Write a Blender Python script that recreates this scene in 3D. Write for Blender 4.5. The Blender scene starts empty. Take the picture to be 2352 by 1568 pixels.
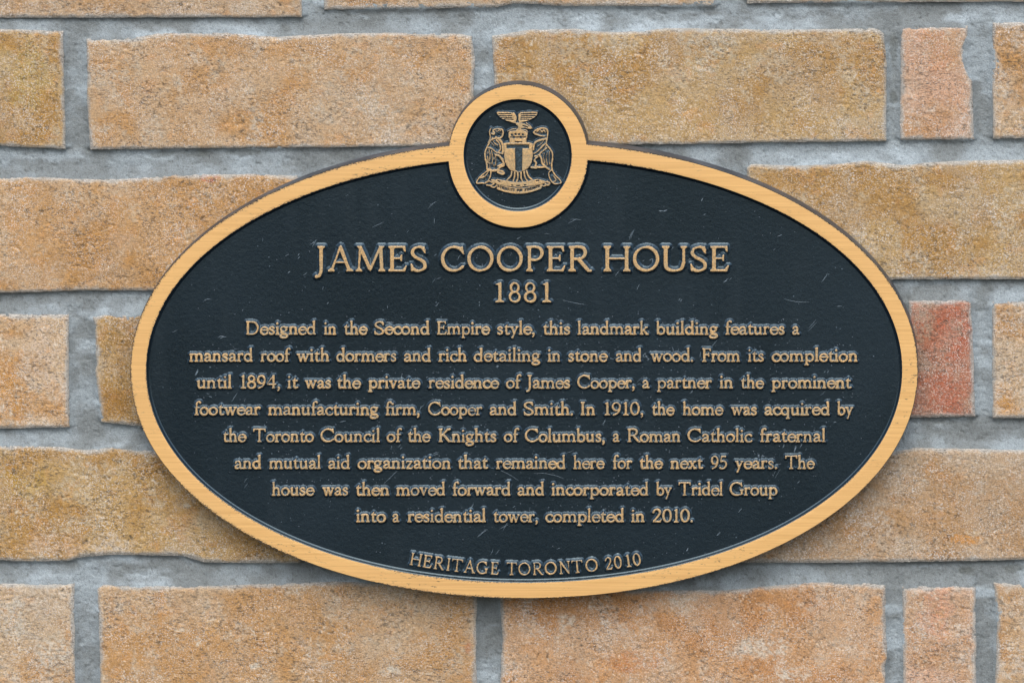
import bpy, math, random
import numpy as np
from mathutils import Vector
from mathutils.geometry import tessellate_polygon
R = math.radians
rng = np.random.default_rng(7)
sc = bpy.context.scene

# ------------------------------------------------------------------ camera
CD, TH, PS = 4.0, R(8.0), R(2.4)            # distance, height angle, side angle
cam_pos = np.array([CD*math.cos(TH)*math.sin(PS), -CD*math.cos(TH)*math.cos(PS), CD*math.sin(TH)])
cd = bpy.data.cameras.new("camera"); cam = bpy.data.objects.new("camera", cd)
sc.collection.objects.link(cam); sc.camera = cam
cam.location = cam_pos
q = Vector(-cam_pos).to_track_quat('-Z', 'Y'); cam.rotation_euler = q.to_euler()
cd.sensor_width = 36; cd.lens = 36*CD/0.68; cd.clip_end = 500; cd.clip_start = .05
Mx = np.array(q.to_matrix())
def W(px, py, y):
    """point of the photograph (2352 wide) -> X, Z on the plane at depth y"""
    px = np.asarray(px, float); py = np.asarray(py, float)
    k = 0.68/CD/2352
    dx, dy = (px-1176)*k, (784-py)*k
    d = [Mx[i, 0]*dx + Mx[i, 1]*dy - Mx[i, 2] for i in range(3)]
    t = (y-cam_pos[1])/d[1]
    return cam_pos[0]+t*d[0], cam_pos[2]+t*d[2]

# ------------------------------------------------------------------ world, sun, exposure (overcast)
w = bpy.data.worlds.new("World"); sc.world = w; w.use_nodes = True
nt = w.node_tree; bg = nt.nodes['Background']
sky = nt.nodes.new('ShaderNodeTexSky'); sky.sky_type = 'NISHITA'; sky.sun_disc = False
SUN_EL, SUN_AZ = R(50), R(181)              # azimuth clockwise from +Y (north)
sky.sun_elevation = SUN_EL; sky.sun_rotation = SUN_AZ
sky.air_density = 1.0; sky.dust_density = 3.5; sky.ozone_density = 1.0
nt.links.new(sky.outputs[0], bg.inputs[0]); bg.inputs[1].default_value = 0.15
sd = bpy.data.lights.new("sun", 'SUN'); so = bpy.data.objects.new("sun", sd); sc.collection.objects.link(so)
sd.energy = 1.2; sd.angle = R(75); sd.color = (1.0, .965, .92)
sv = Vector((math.sin(SUN_AZ)*math.cos(SUN_EL), math.cos(SUN_AZ)*math.cos(SUN_EL), math.sin(SUN_EL)))
so.rotation_euler = sv.to_track_quat('Z', 'Y').to_euler(); so.location = sv*5
sc.view_settings.view_transform = 'Standard'; sc.view_settings.look = 'None'
sc.view_settings.exposure = 0.47; sc.view_settings.gamma = 1; sc.view_settings.use_curve_mapping = False

# ------------------------------------------------------------------ helpers
def sm(a, b, x):
    t = np.clip((x-a)/(b-a), 0, 1); return t*t*(3-2*t)
def vnoise(x, y, seed):
    xi = np.floor(x).astype(np.int64); yi = np.floor(y).astype(np.int64)
    fx = x-xi; fy = y-yi; fx = fx*fx*(3-2*fx); fy = fy*fy*(3-2*fy)
    def h(a, b):
        n = (a*374761393 + b*668265263 + seed*974634777) & 0xffffffff
        n = ((n ^ (n >> 13))*1274126177) & 0xffffffff
        n = (n ^ (n >> 16)) & 0xffffff
        return n/float(0xffffff)
    return (h(xi, yi)*(1-fx)+h(xi+1, yi)*fx)*(1-fy)+(h(xi, yi+1)*(1-fx)+h(xi+1, yi+1)*fx)*fy
def fbm(x, y, s, seed, o=4, g=.5):
    """fractal noise about 0..1; s = feature size"""
    v = 0; a = 1; t = 0
    for i in range(o):
        v = v + a*vnoise(x/s*2**i+17.3*i, y/s*2**i-9.1*i, seed+i*31); t += a; a *= g
    return v/t
def srgb(r, g, b):
    f = lambda c: (c/255/12.92 if c/255 <= .04045 else ((c/255+.055)/1.055)**2.4)
    return np.array([f(r), f(g), f(b)])
def link(o, parent=None):
    sc.collection.objects.link(o)
    if parent: o.parent = parent
    return o
def raw_mesh(name, co, quads, mat, parent, smooth=True, attrs=None, loops_per=4):
    me = bpy.data.meshes.new(name); nv = len(co); nf = len(quads)
    me.vertices.add(nv); me.vertices.foreach_set('co', np.ascontiguousarray(co, dtype=np.float32).ravel())
    me.loops.add(nf*loops_per); me.loops.foreach_set('vertex_index', np.ascontiguousarray(quads, dtype=np.int32).ravel())
    me.polygons.add(nf); me.polygons.foreach_set('loop_start', np.arange(0, nf*loops_per, loops_per, dtype=np.int32))
    me.polygons.foreach_set('loop_total', np.full(nf, loops_per, dtype=np.int32))
    me.polygons.foreach_set('use_smooth', np.full(nf, smooth, dtype=bool))
    for k, v in (attrs or {}).items():
        if v.ndim == 1:
            a = me.attributes.new(k, 'FLOAT', 'POINT'); a.data.foreach_set('value', v.astype(np.float32))
        else:
            a = me.attributes.new(k, 'FLOAT_COLOR', 'POINT')
            a.data.foreach_set('color', np.c_[v, np.ones(len(v))].astype(np.float32).ravel())
    me.update(calc_edges=True); me.validate(); me.materials.append(mat)
    return link(bpy.data.objects.new(name, me), parent)
def grid_obj(name, X, Y, Z, keep, mat, parent, attrs=None, flip=False):
    """height-field sheet; keep = mask of cells"""
    ny, nx = X.shape
    idx = np.arange(ny*nx).reshape(ny, nx)
    a, b, c, d = idx[:-1, :-1], idx[:-1, 1:], idx[1:, 1:], idx[1:, :-1]
    q = np.stack([a, d, c, b], -1)[keep] if not flip else np.stack([a, b, c, d], -1)[keep]
    used = np.unique(q); remap = np.full(ny*nx, -1); remap[used] = np.arange(len(used))
    co = np.stack([X.ravel(), Y.ravel(), Z.ravel()], -1)[used]
    at = {k: v.reshape(ny*nx, *v.shape[2:])[used] for k, v in (attrs or {}).items()}
    return raw_mesh(name, co, remap[q], mat, parent, True, at)

# ------------------------------------------------------------------ materials
def new_mat(name):
    m = bpy.data.materials.new(name); m.use_nodes = True
    t = m.node_tree; return m, t, t.nodes['Principled BSDF']
def N(t, ty, **kw):
    n = t.nodes.new(ty)
    for k, v in kw.items():
        if k.startswith('i_'): n.inputs[k[2:].replace('_', ' ')].default_value = v
        else: setattr(n, k, v)
    return n
def ramp(t, src, stops):
    r = t.nodes.new('ShaderNodeValToRGB'); e = r.color_ramp.elements
    while len(e) < len(stops): e.new(.5)
    for el, (p, c) in zip(e, stops):
        el.position = p; el.color = (c, c, c, 1) if not hasattr(c, '__len__') else (*c, 1)
    t.links.new(src, r.inputs[0]); return r.outputs[0]
def noise(t, scale, detail=3, rough=.5, stretch=None, rot=0):
    co = t.nodes.new('ShaderNodeTexCoord'); mp = t.nodes.new('ShaderNodeMapping')
    t.links.new(co.outputs['Object'], mp.inputs[0])
    if stretch: mp.inputs['Scale'].default_value = stretch
    mp.inputs['Rotation'].default_value = (0, rot, 0)
    n = t.nodes.new('ShaderNodeTexNoise'); n.inputs['Scale'].default_value = scale
    n.inputs['Detail'].default_value = detail; n.inputs['Roughness'].default_value = rough
    t.links.new(mp.outputs[0], n.inputs[0]); return n.outputs['Fac']
def mixc(t, fac, a, b, mode='MIX'):
    m = t.nodes.new('ShaderNodeMix'); m.data_type = 'RGBA'; m.blend_type = mode
    for s, v in ((m.inputs[0], fac), (m.inputs[6], a), (m.inputs[7], b)):
        if hasattr(v, 'is_linked') or isinstance(v, bpy.types.NodeSocket): t.links.new(v, s)
        else: s.default_value = v if not hasattr(v, '__len__') else (*v, 1)
    return m.outputs[2]
def math_(t, op, a, b=None):
    m = t.nodes.new('ShaderNodeMath'); m.operation = op
    for s, v in zip(m.inputs, (a, b)):
        if v is None: continue
        if isinstance(v, bpy.types.NodeSocket): t.links.new(v, s)
        else: s.default_value = v
    return m.outputs[0]
def bump(t, bsdf, h, strength, dist):
    b = t.nodes.new('ShaderNodeBump'); b.inputs['Strength'].default_value = strength
    b.inputs['Distance'].default_value = dist; t.links.new(h, b.inputs['Height']); t.links.new(b.outputs[0], bsdf.inputs['Normal'])

def surf_mat(name, grain, bumpd, rough, lo, hi, spec=.25):
    m, t, b = new_mat(name)
    a = N(t, 'ShaderNodeAttribute', attribute_name='tint')
    n1 = noise(t, grain, 2, .6)
    n2 = noise(t, grain*.45, 3, .7, (1, 1, 1.8))
    f = ramp(t, n1, [(.3, lo), (.7, hi)])
    c = mixc(t, 1.0, a.outputs['Color'], f, 'MULTIPLY')
    t.links.new(c, b.inputs['Base Color'])
    b.inputs['Roughness'].default_value = rough; b.inputs['Specular IOR Level'].default_value = spec
    bump(t, b, n2, .9, bumpd)
    return m
def brick_mat():
    m, t, b = new_mat('fired_clay')
    a = N(t, 'ShaderNodeAttribute', attribute_name='tint')
    c = mixc(t, 1.0, a.outputs['Color'], ramp(t, noise(t, 1150, 3, .7), [(.30, .66), (.70, 1.30)]), 'MULTIPLY')
    zone = noise(t, 38, 3, .6)
    # pale lime grit
    w_ = math_(t, 'MULTIPLY', ramp(t, noise(t, 1150, 2, .55, (1, 1, 1.25)), [(.53, 0.), (.66, 1.)]), ramp(t, zone, [(.34, .10), (.66, 1.0)]))
    c = mixc(t, w_, c, (.68, .66, .63))
    # dark pores and short horizontal checks
    d_ = math_(t, 'MULTIPLY', ramp(t, noise(t, 820, 4, .68, (.62, 1, 1.5)), [(.54, 0.), (.63, 1.)]), ramp(t, noise(t, 30, 3, .6), [(.3, .25), (.62, 1.)]))
    c = mixc(t, math_(t, 'MULTIPLY', d_, .8), c, (.10, .092, .082))
    t.links.new(c, b.inputs['Base Color'])
    b.inputs['Roughness'].default_value = .9; b.inputs['Specular IOR Level'].default_value = .25
    h = math_(t, 'SUBTRACT', noise(t, 900, 3, .7, (1, 1, 1.5)), math_(t, 'MULTIPLY', d_, .6))
    bump(t, b, h, .75, .0005)
    return m
M_brick = brick_mat()  # rough fired face
M_mortar = surf_mat('mortar', 1700, .0007, .85, .72, 1.24)

DARK = (.0040, .0084, .0128)
def dark_nodes(t):
    """weathered black paint: faint mottling, hairline scratches, pale flecks; returns colour, roughness"""
    big = noise(t, 14, 4, .6)
    c = mixc(t, ramp(t, big, [(.35, 0.), (.7, 1.)]), DARK, (.0070, .0132, .0200))
    fine = noise(t, 1500, 2, .6)
    c = mixc(t, ramp(t, fine, [(.4, 0.), (.8, .55)]), c, (.020, .038, .056))
    ru = math_(t, 'MULTIPLY', ramp(t, noise(t, 46, 3, .65, (1, 1, .16)), [(.50, 0.), (.72, .5)]), ramp(t, noise(t, 11, 2, .5), [(.42, 0.), (.62, 1.)]))
    c = mixc(t, ru, c, (.020, .030, .039))
    vo = t.nodes.new('ShaderNodeTexVoronoi'); vo.inputs['Scale'].default_value = 260
    co = t.nodes.new('ShaderNodeTexCoord'); t.links.new(co.outputs['Object'], vo.inputs['Vector'])
    dots = ramp(t, vo.outputs['Distance'], [(.07, 1.), (.13, 0.)])
    pick = ramp(t, noise(t, 90, 3, .7), [(.56, 0.), (.66, 1.)])
    c = mixc(t, math_(t, 'MULTIPLY', math_(t, 'MULTIPLY', dots, pick), .4), c, (.30, .40, .50))
    return c, big
GOLD = (.64, .375, .15)
def gold_nodes(t):
    br = noise(t, 130, 3, .6, (.10, 1, 9))
    c = mixc(t, ramp(t, br, [(.36, 0.), (.64, 1.)]), (.74, .430, .146), (.88, .545, .205))
    bl = noise(t, 9, 3, .5)
    return mixc(t, ramp(t, bl, [(.4, 0.), (.75, .35)]), c, (.70, .42, .17)), br

m, t, b = new_mat('black_paint'); M_dark = m
c, big = dark_nodes(t); t.links.new(c, b.inputs['Base Color'])
t.links.new(ramp(t, noise(t, 7, 3, .6, (1, 1, .6)), [(.35, .26), (.65, .38)]), b.inputs['Roughness']); b.inputs['Specular IOR Level'].default_value = .42; b.inputs['Specular Tint'].default_value = (.70, .92, 1, 1)
bump(t, b, noise(t, 420, 4, .7), .6, .0004)

m, t, b = new_mat('cast_edge'); M_edge = m
c = mixc(t, ramp(t, noise(t, 60, 5, .7), [(.35, 0.), (.7, 1.)]), (.030, .036, .044), (.095, .105, .122))
t.links.new(c, b.inputs['Base Color']); b.inputs['Roughness'].default_value = .5
bump(t, b, noise(t, 300, 4, .6), .5, .0005)

def worn_mat(name, lo, hi, gold_dirt, wear_scale):
    """gold on the raised faces (attribute top), black paint on the slopes, worn irregularly where they meet"""
    m, t, b = new_mat(name)
    a = N(t, 'ShaderNodeAttribute', attribute_name='top').outputs['Fac']
    dk, _ = dark_nodes(t); gd, br = gold_nodes(t)
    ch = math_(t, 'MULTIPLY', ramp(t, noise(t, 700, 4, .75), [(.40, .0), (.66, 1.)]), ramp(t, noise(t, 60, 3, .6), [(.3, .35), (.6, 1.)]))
    if gold_dirt: dk = mixc(t, math_(t, 'MULTIPLY', ch, .75), dk, (.055, .092, .125))  # pale blue-grey chalking, also painted in to brighten the slopes like sky glint
    if gold_dirt:
        d = noise(t, 950, 4, .75)
        gd = mixc(t, ramp(t, d, [(.44, gold_dirt), (.60, 0.)]), gd, (.11, .095, .068))
        d2 = noise(t, 160, 3, .6)
        gd = mixc(t, ramp(t, d2, [(.40, gold_dirt*.35), (.7, gold_dirt)]), gd, (.43, .355, .22))
    n = noise(t, wear_scale, 4, .75, (.7, 1, 1.2))
    n2 = noise(t, 85, 3, .7)
    wv = math_(t, 'ADD', math_(t, 'MULTIPLY', math_(t, 'SUBTRACT', n, .5), .8), math_(t, 'MULTIPLY', math_(t, 'SUBTRACT', n2, .5), 1.5))
    if not gold_dirt:
        zn = ramp(t, noise(t, 10, 2, .5), [(.44, .03), (.60, 1.)])
        wv = math_(t, 'SUBTRACT', math_(t, 'MULTIPLY', math_(t, 'MULTIPLY', math_(t, 'SUBTRACT', noise(t, wear_scale, 4, .8, (.6, 1, 1.3)), .528), 2.9), zn), .0)
    f = ramp(t, math_(t, 'ADD', a, wv), [(lo, 0.), (hi, 1.)])
    if not gold_dirt:
        s1 = math_(t, 'MULTIPLY', ramp(t, noise(t, 520, 4, .7, (.45, 1, 1.5)), [(.61, 0.), (.65, 1.)]), ramp(t, noise(t, 22, 2, .6), [(.48, 0.), (.66, 1.)]))
        f = math_(t, 'MULTIPLY', f, math_(t, 'SUBTRACT', 1.0, math_(t, 'MULTIPLY', s1, .8)))
    t.links.new(mixc(t, f, dk, gd), b.inputs['Base Color'])
    ro = ramp(t, f, [(0., .26), (1., .42)])
    t.links.new(ro, b.inputs['Roughness'])
    mt = math_(t, 'MULTIPLY', f, .3); t.links.new(mt, b.inputs['Metallic'])
    b.inputs['Specular IOR Level'].default_value = 1.0; b.inputs['Specular Tint'].default_value = (.66, .88, 1, 1)
    h = math_(t, 'ADD', noise(t, 900, 3, .7), math_(t, 'MULTIPLY', math_(t, 'MULTIPLY', br, f), .4))
    bump(t, b, h, .45, .00025)
    return m
M_rim = worn_mat('rim_gold', .10, .20, 0, 1700)
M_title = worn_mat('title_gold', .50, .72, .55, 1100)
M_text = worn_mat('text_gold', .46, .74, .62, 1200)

# ------------------------------------------------------------------ thing roots
def empty(name, loc, label, cat):
    o = bpy.data.objects.new(name, None); o.location = loc; o.empty_display_size = .05
    sc.collection.objects.link(o); o['label'] = label; o['category'] = cat; return o
wall = empty('brick_wall', (0, 0, -.35), 'tan and ochre brick wall with thick grey mortar joints behind the oval plaque', 'wall')
plaque = empty('plaque', (0, 0, -.17), 'oval black commemorative plaque with gold rim, gold lettering and a round crest on top', 'plaque')
def fix(o):                       # keep coordinates when parented
    o.matrix_parent_inverse = o.parent.matrix_basis.inverted() if False else o.matrix_parent_inverse
    return o
from mathutils import Matrix
def anchor(o):
    o.matrix_parent_inverse = Matrix.Translation(-Vector(o.parent.location)); return o

# ------------------------------------------------------------------ bricks
# each: top edge pts, bottom edge pts, left edge x(y) pts, right edge x(y) pts (2352-wide photo coordinates), tone, proud mm
T = dict(tan=((194,160,124),(190,146,96),(198,184,168)), ochre=((190,156,104),(180,138,76),(198,182,158)),
         pink=((206,164,138),(194,148,108),(214,200,190)), red=((184,112,84),(178,136,114),(188,156,142)),
         pale=((202,172,140),(192,144,88),(214,202,192)), orange=((198,154,104),(190,142,84),(206,184,160)),
         grey=((190,162,134),(184,146,106),(200,184,170)))
BR = [
 ([(-214,46),(694,41)], [(-214,42),(0,42),(300,42),(694,41)], -214, 694, 'grey', 1.2, .55),
 (None, [(744,23.5),(985,21),(1140,18),(1180,9),(1230,10),(1288,15),(1643,16)], 744, 1643, 'grey', .2, .6),
 (None, [(1716,8),(2600,3)], 1716, 2600, 'pink', .6, .5),
 ([(-755,66),(0,67),(144,72)], [(-755,336),(0,336),(148,343)], -755, [(70,145),(343,151)], 'ochre', 1.6, .35),
 ([(198,90),(302,88),(345,82),(369,76.5),(520,76.5),(638,85.6),(784,77),(918,75.6),(1063,79),(1085,84)],
  [(206,344),(336,343),(504,341),(784,339),(1088,336)], [(90,198),(168,201.5),(200,199),(344,206.6)], [(84,1085),(134,1091),(200,1088),(336,1090)], 'tan', 1.4, .45),
 ([(1130,83),(1221,69),(1321,67),(1405,75),(1473,72),(1523,65.5),(1803,69),(2005,65.5),(2020,69),(2036,84)],
  [(1133,336),(1483,332),(1568,332),(1769,327.5),(2036,325)], [(84,1130),(168,1135),(336,1133)], [(66,2030),(134,2036.6),(325,2036)], 'ochre', 1.8, .5),
 ([(2070,62),(2223,60.5)], [(2068,322),(2238,321)], [(61,2069),(322,2068)], [(60,2223),(87,2223),(114,2213),(151,2216),(188,2233),(321,2238)], 'pink', .4, .6),
 ([(2280,52),(3185,46)], [(2279,319),(3185,313)], 2280, 3185, 'pale', .6, .7),
 ([(-214,409),(0,409),(67,405),(161,410.5),(269,412.5),(353,408),(386,401.5),(571,400),(684,404)], [(-214,674),(0,673.5),(181,668),(346,668),(684,664)], -214, 684, 'orange', 1.2, .3),
 ([(735,394),(1650,384)], [(735,664),(1650,652)], 735, 1650, 'tan', 0, .4),
 ([(1716,384),(1726,377),(1837,381),(1937,376),(1988,369),(2072,379.6),(2139,373),(2240,369.5),(2352,368),(2610,366)], [(1716,650),(2048,642),(2352,641),(2610,640)], 1716, 2610, 'ochre', 2.4, .5),
 ([(-740,722),(0,721.5),(70,722),(154,722)], [(-740,985),(0,983.5),(160,981)], -740, [(722,158),(981,159)], 'pale', 1.2, .75),
 ([(213,729),(242,720.5),(385,722)], [(232,969),(322,979),(385,979)], [(729,214),(742,218),(816,220),(840,222),(856,218),(907,225),(969,232)], 385, 'ochre2', .6, .45),
 ([(432,715),(1230,706)], [(432,978),(1230,966)], 432, 1230, 'tan', 0, .4),
 ([(1280,706),(2038,694)], [(1280,966),(2038,958)], 1280, 2038, 'tan', 0, .4),
 ([(2088,691),(2226,688.5)], [(2080,960),(2240,957)], [(690,2088),(958,2084)], [(688,2229),(823,2236),(957,2240)], 'red', 1.0, .4),
 ([(2279.5,693.6),(3180,690)], [(2279,960.7),(3180,956)], 2279.5, 3180, 'pale', .6, .8),
 ([(-214,1024),(0,1024.5),(67,1023.5),(150,1027),(201,1034),(268,1027),(353,1036),(690,1034)], [(-214,1283),(0,1284.7),(30,1288),(154,1288),(178,1280),(262,1273),(420,1276),(470,1291),(690,1293)], -214, 690, 'ochre', 1.2, .6),
 ([(742,1032),(1648,1026)], [(742,1290),(1648,1291)], 742, 1648, 'tan', 0, .4),
 ([(1700,1036),(2060,1036),(2105,1028),(2352,1033),(2600,1032)], [(1700,1291.5),(1904,1291.5),(2199,1288),(2352,1283.7),(2600,1280)], 1700, 2600, 'grey', 2.0, .5),
 ([(-730,1341),(0,1340),(168,1340)], [(-730,1604),(173,1602)], -730, [(1340,170),(1602,173)], 'pale', 1.0, .8),
 ([(225,1352),(237,1342),(302,1345),(437,1346),(571,1342),(672,1338.5),(784,1335),(1096,1338)], [(230,1604),(1098,1604)], [(1342,225),(1353,225),(1478,228),(1568,230),(1604,230)], [(1338,1093),(1385,1097),(1430,1093),(1568,1095),(1604,1096)], 'tan', 1.4, .55),
 ([(1148,1352),(1568,1355),(1669,1355),(1770,1345),(1853,1337),(1988,1338.5),(2035,1344)], [(1148,1604),(2038,1600)], [(1352,1148.5),(1421,1152),(1461,1155),(1568,1148),(1600,1149)], [(1344,2035),(1410,2034),(1511,2038),(1530,2032),(1600,2037)], 'tan2', 1.6, .55),
 ([(2073,1347),(2233,1345),(2243,1352)], [(2075,1602),(2243,1600)], [(1346,2073),(1602,2075)], [(1345,2242),(1410,2240),(1478,2243),(1600,2242)], 'pink', .6, .6),
 ([(2283,1338),(3185,1338)], [(2285,1600),(3185,1600)], [(1337,2283),(1420,2290),(1600,2286)], 3185, 'pale', .8, .75),
]
T['ochre2'] = ((178,140,80),(168,124,58),(194,174,150)); T['tan2'] = ((196,152,112),(188,136,88),(206,186,170))
BR[0] = ([(-214,-228),(694,-230)], *BR[0][1:]); BR[1] = ([(744,-238),(1643,-246)], *BR[1][1:]); BR[2] = ([(1716,-252),(2600,-256)], *BR[2][1:])
for bi, b_ in enumerate(BR[3:], 3): pass
# courses beyond the frame
def course(y0, y1, edges):
    tones = ['tan', 'ochre', 'grey', 'pale', 'orange', 'pink', 'tan2']
    for i in range(len(edges)//2):
        x0, x1 = edges[2*i], edges[2*i+1]
        BR.append(([(x0, y0), (x1, y0)], [(x0, y1), (x1, y1)], x0, x1, tones[(i*3+int(abs(y0)))%7], .8+.6*((i*7) % 3), .5))
course(-555, -292, [-1140,-800,-755,148,200,1090,1135,2035,2070,2235,2280,3180,3232,3560])
course(1655, 1915, [-1140,-260,-214,690,742,1648,1700,2600,2650,3500])
course(1965, 2225, [-1140,-790,-740,170,225,1095,1148,2035,2075,2243,2285,3185,3232,3560])
for ys, lim in (((-228,42), 0), ((409,674), 0), ((1024,1284), 0)):
    course(ys[0], ys[1], [-1140,-262])
for ys in ((66,336), (722,985), (1341,1604)):
    course(ys[0], ys[1], [-1140,-800, 3232,3560])
for ys in ((-256,3), (366,640), (1032,1281)):
    course(ys[0], ys[1], [2652,3500])

# notable stains: x, y, rx, ry, colour, strength
STAIN = [(820,183,2.6,2.6,(20,18,16),1), (716,143,30,20,(208,176,140),.6), (480,408,22,9,(196,118,100),.8),
 (60,270,30,40,(196,168,134),.7), (75,95,60,26,(206,176,140),.5), (2190,770,42,60,(192,100,68),.7), (2150,900,70,50,(188,106,78),.65), (2110,935,20,30,(180,100,76),.6),
 (2120,740,30,60,(176,150,130),.6), (2215,1238,44,13,(212,150,76),.8), (2235,1224,26,6,(226,200,170),.7), (485,1440,30,22,(206,160,104),.6), (455,1472,9,12,(216,212,204),.6), (590,1530,16,10,(222,218,210),.6), (420,1445,20,6,(216,210,200),.5), (1300,1420,26,14,(212,204,194),.5), (900,1540,30,12,(214,206,196),.5), (30,1420,40,50,(206,196,182),.5), (120,1500,40,60,(208,198,186),.5), (90,820,50,70,(212,190,174),.5), (30,900,30,50,(206,150,76),.6), (1560,1380,30,12,(204,194,182),.4), (1830,1545,40,16,(210,202,192),.5), (700,460,0.1,0.1,(0,0,0),0),
 (1750,1490,70,26,(214,204,194),.6), (2150,1400,40,90,(214,146,112),.5), (1400,95,60,18,(192,178,158),.5), (1950,560,80,40,(206,196,184),.4), (2030,690,60,30,(206,196,184),.3),
 (1630,112,60,50,(196,190,176),.45), (1010,300,150,30,(198,176,158),.4), (250,1250,60,24,(212,196,182),.6), (120,1250,90,26,(208,176,148),.5),
 (1130,95,12,10,(190,104,76),.6), (2130,120,50,60,(212,156,126),.5), (430,1160,12,5,(206,192,170),.8), (1450,1520,60,30,(196,122,62),.5), (1075,1485,8,14,(186,112,50),.7),
 (40,1120,90,50,(186,150,60),.5), (60,170,60,90,(186,160,98),.6), (2310,930,14,40,(202,150,80),.5)]
def interp(pts, s):
    p = np.array(pts, float); return np.interp(s, p[:, 0], p[:, 1])
def build_brick(spec, seed):
    top, bot, lx, rx, tone, proud, pale = spec
    lx = [(top[0][1], lx), (bot[0][1], lx)] if not hasattr(lx, '__len__') else lx
    rx = [(top[-1][1], rx), (bot[-1][1], rx)] if not hasattr(rx, '__len__') else rx
    x0, x1 = min(p[1] for p in lx), max(p[1] for p in rx)
    y0, y1 = min(p[1] for p in top), max(p[1] for p in bot)
    inframe = x1 > -20 and x0 < 2372 and y1 > -15 and y0 < 1583
    hidden = tone == 'tan' and proud == 0
    st = 2.8 if inframe and not hidden else 9.0
    # non-uniform columns: fine only inside the frame
    def axis(a, b_, lo, hi):
        s = [a]
        while s[-1] < b_:
            c = s[-1]; s.append(c+(st if lo-12 < c < hi+12 else 12.0))
        s[-1] = b_; return np.array(s)
    uc = axis(x0, x1, 0, 2352); vc = axis(y0, y1, 0, 1568)
    u = (uc-x0)/(x1-x0); v = (vc-y0)/(y1-y0)
    U, V = np.meshgrid(u, v)
    yy = y0+V*(y1-y0)
    XL = interp(lx, yy); XR = interp(rx, yy)
    px = XL+U*(XR-XL)
    YT = interp(top, px); YB = interp(bot, px)
    py = YT+V*(YB-YT)
    e = lambda s, k: (fbm(px, py, s, seed+k, 3)-.5)
    px = px+e(9, 1)*3+e(40, 2)*2.4; py = py+e(9, 3)*2.2+e(50, 4)*1.6
    dU = np.minimum(px-XL, XR-px); dV = np.minimum(py-YT, YB-py); dT = py-YT
    de = np.maximum(np.minimum(dU, dV), 0)
    # relief (mm): broad undulation, grit, pits, rounded arrises
    h = proud+(fbm(px, py, 150, seed+5, 3)-.5)*2.0+(fbm(px, py, 16, seed+6, 3)-.5)*.55
    grit = fbm(px, py, 5.5, seed+7, 2); h += (grit-.5)*.5
    pit = fbm(px*.55, py, 6.5, seed+8, 3); pm = sm(.64, .74, pit)*sm(.38, .6, fbm(px, py, 60, seed+9, 2)); h -= pm*.9
    rr = 4.5+6*fbm(px, py, 30, seed+10, 2)
    rr_ = np.random.default_rng(seed)
    for _ in range(int(rr_.integers(3, 9)) if inframe else 0):
        cx_, cy_ = rr_.uniform(x0, x1), rr_.uniform(y0, y1); ra, rb_ = rr_.uniform(6, 30), rr_.uniform(3, 11)
        dd = np.sqrt(((px-cx_)/ra)**2+((py-cy_)/rb_)**2)+(fbm(px, py, 9, seed+30, 3)-.5)*.8
        h -= (1-sm(.5, 1.1, dd))*rr_.uniform(-.25, .6)
    for _ in range(int(rr_.integers(1, 5)) if inframe else 0):      # fine firing cracks
        cx_, cy_, L_ = rr_.uniform(x0, x1), rr_.uniform(y0, y1), rr_.uniform(20, 90); an_ = rr_.normal(0, .35)
        u_ = (px-cx_)*math.cos(an_)+(py-cy_)*math.sin(an_); v_ = -(px-cx_)*math.sin(an_)+(py-cy_)*math.cos(an_)+(fbm(px, py, 22, seed+31, 3)-.5)*16
        h -= .5*(1-sm(.8, 2.6, np.abs(v_)))*(1-sm(L_*.6, L_, np.abs(u_)))
    dra = fbm(px*.12, py, 7, seed+32, 3); h += (dra-.5)*.25*(seed % 3 == 0)
    h -= 1.7*(1-sm(0, 1, np.clip(de/rr, 0, 1)))**1.5
    h = h*.6-.35*(1-sm(0, 14, dT))
    # colours
    A, B, C = [srgb(*k) for k in T[tone]]
    n = fbm(px, py*1.3, 120, seed+11, 4); k1 = sm(.42, .62, n)[..., None]
    col = A*(1-k1)+B*k1
    n2 = fbm(px, py, 45, seed+12, 4, .6); k2 = sm(.60-.13*pale, .78-.13*pale, n2)[..., None]
    spk = fbm(px, py, 5, seed+13, 2)
    edgep = (1-sm(0, 26, de))*fbm(px, py, 40, seed+14, 2)*1.0
    kk = np.clip(k2[..., 0]*(.15+.95*sm(.38, .62, spk))+edgep*.7, 0, 1)[..., None]*.62
    col = col*(1-kk)+C*kk
    n3 = fbm(px, py, 26, seed+15, 3, .6); k3 = sm(.62, .75, n3)[..., None]*.35
    col = col*(1-k3)+srgb(202, 144, 84)*k3 if tone != 'red' else col*(1-k3)+srgb(196, 124, 94)*k3
    for sx, sy, srx, sry, sc_, ss in STAIN:
        if x0-60 < sx < x1+60 and y0-60 < sy < y1+60 and x0 < sx < x1 and y0 < sy < y1:
            d = np.sqrt(((px-sx)/srx)**2+((py-sy)/sry)**2)+(fbm(px, py, max(srx*.6, 3), seed+16, 3)-.5)*1.1
            k = (1-sm(.7, 1.15, d))[..., None]*ss
            if srx > 8: k = k*(.2+1.0*sm(.38, .6, spk))[..., None]
            k = np.clip(k, 0, 1)
            col = col*(1-k)+srgb(*sc_)*k
    # iron and char specks, pale grit (flecks in the clay itself)
    ds = fbm(px*.6, py, 4.6, seed+17, 2); dm = sm(.66, .80, ds)*(.35+.9*sm(.4, .65, fbm(px, py, 70, seed+18, 2)))
    col = col*(1-.62*np.clip(dm, 0, 1)[..., None])+srgb(70, 66, 60)*.62*np.clip(dm, 0, 1)[..., None]*.5
    ws = fbm(px, py, 4.2, seed+19, 2); wm = sm(.70, .82, ws)*(.3+pale*.9*sm(.4, .6, fbm(px, py, 55, seed+20, 2)))
    wm = np.clip(wm, 0, 1)[..., None]*.75; col = col*(1-wm)+srgb(232, 222, 210)*wm
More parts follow.
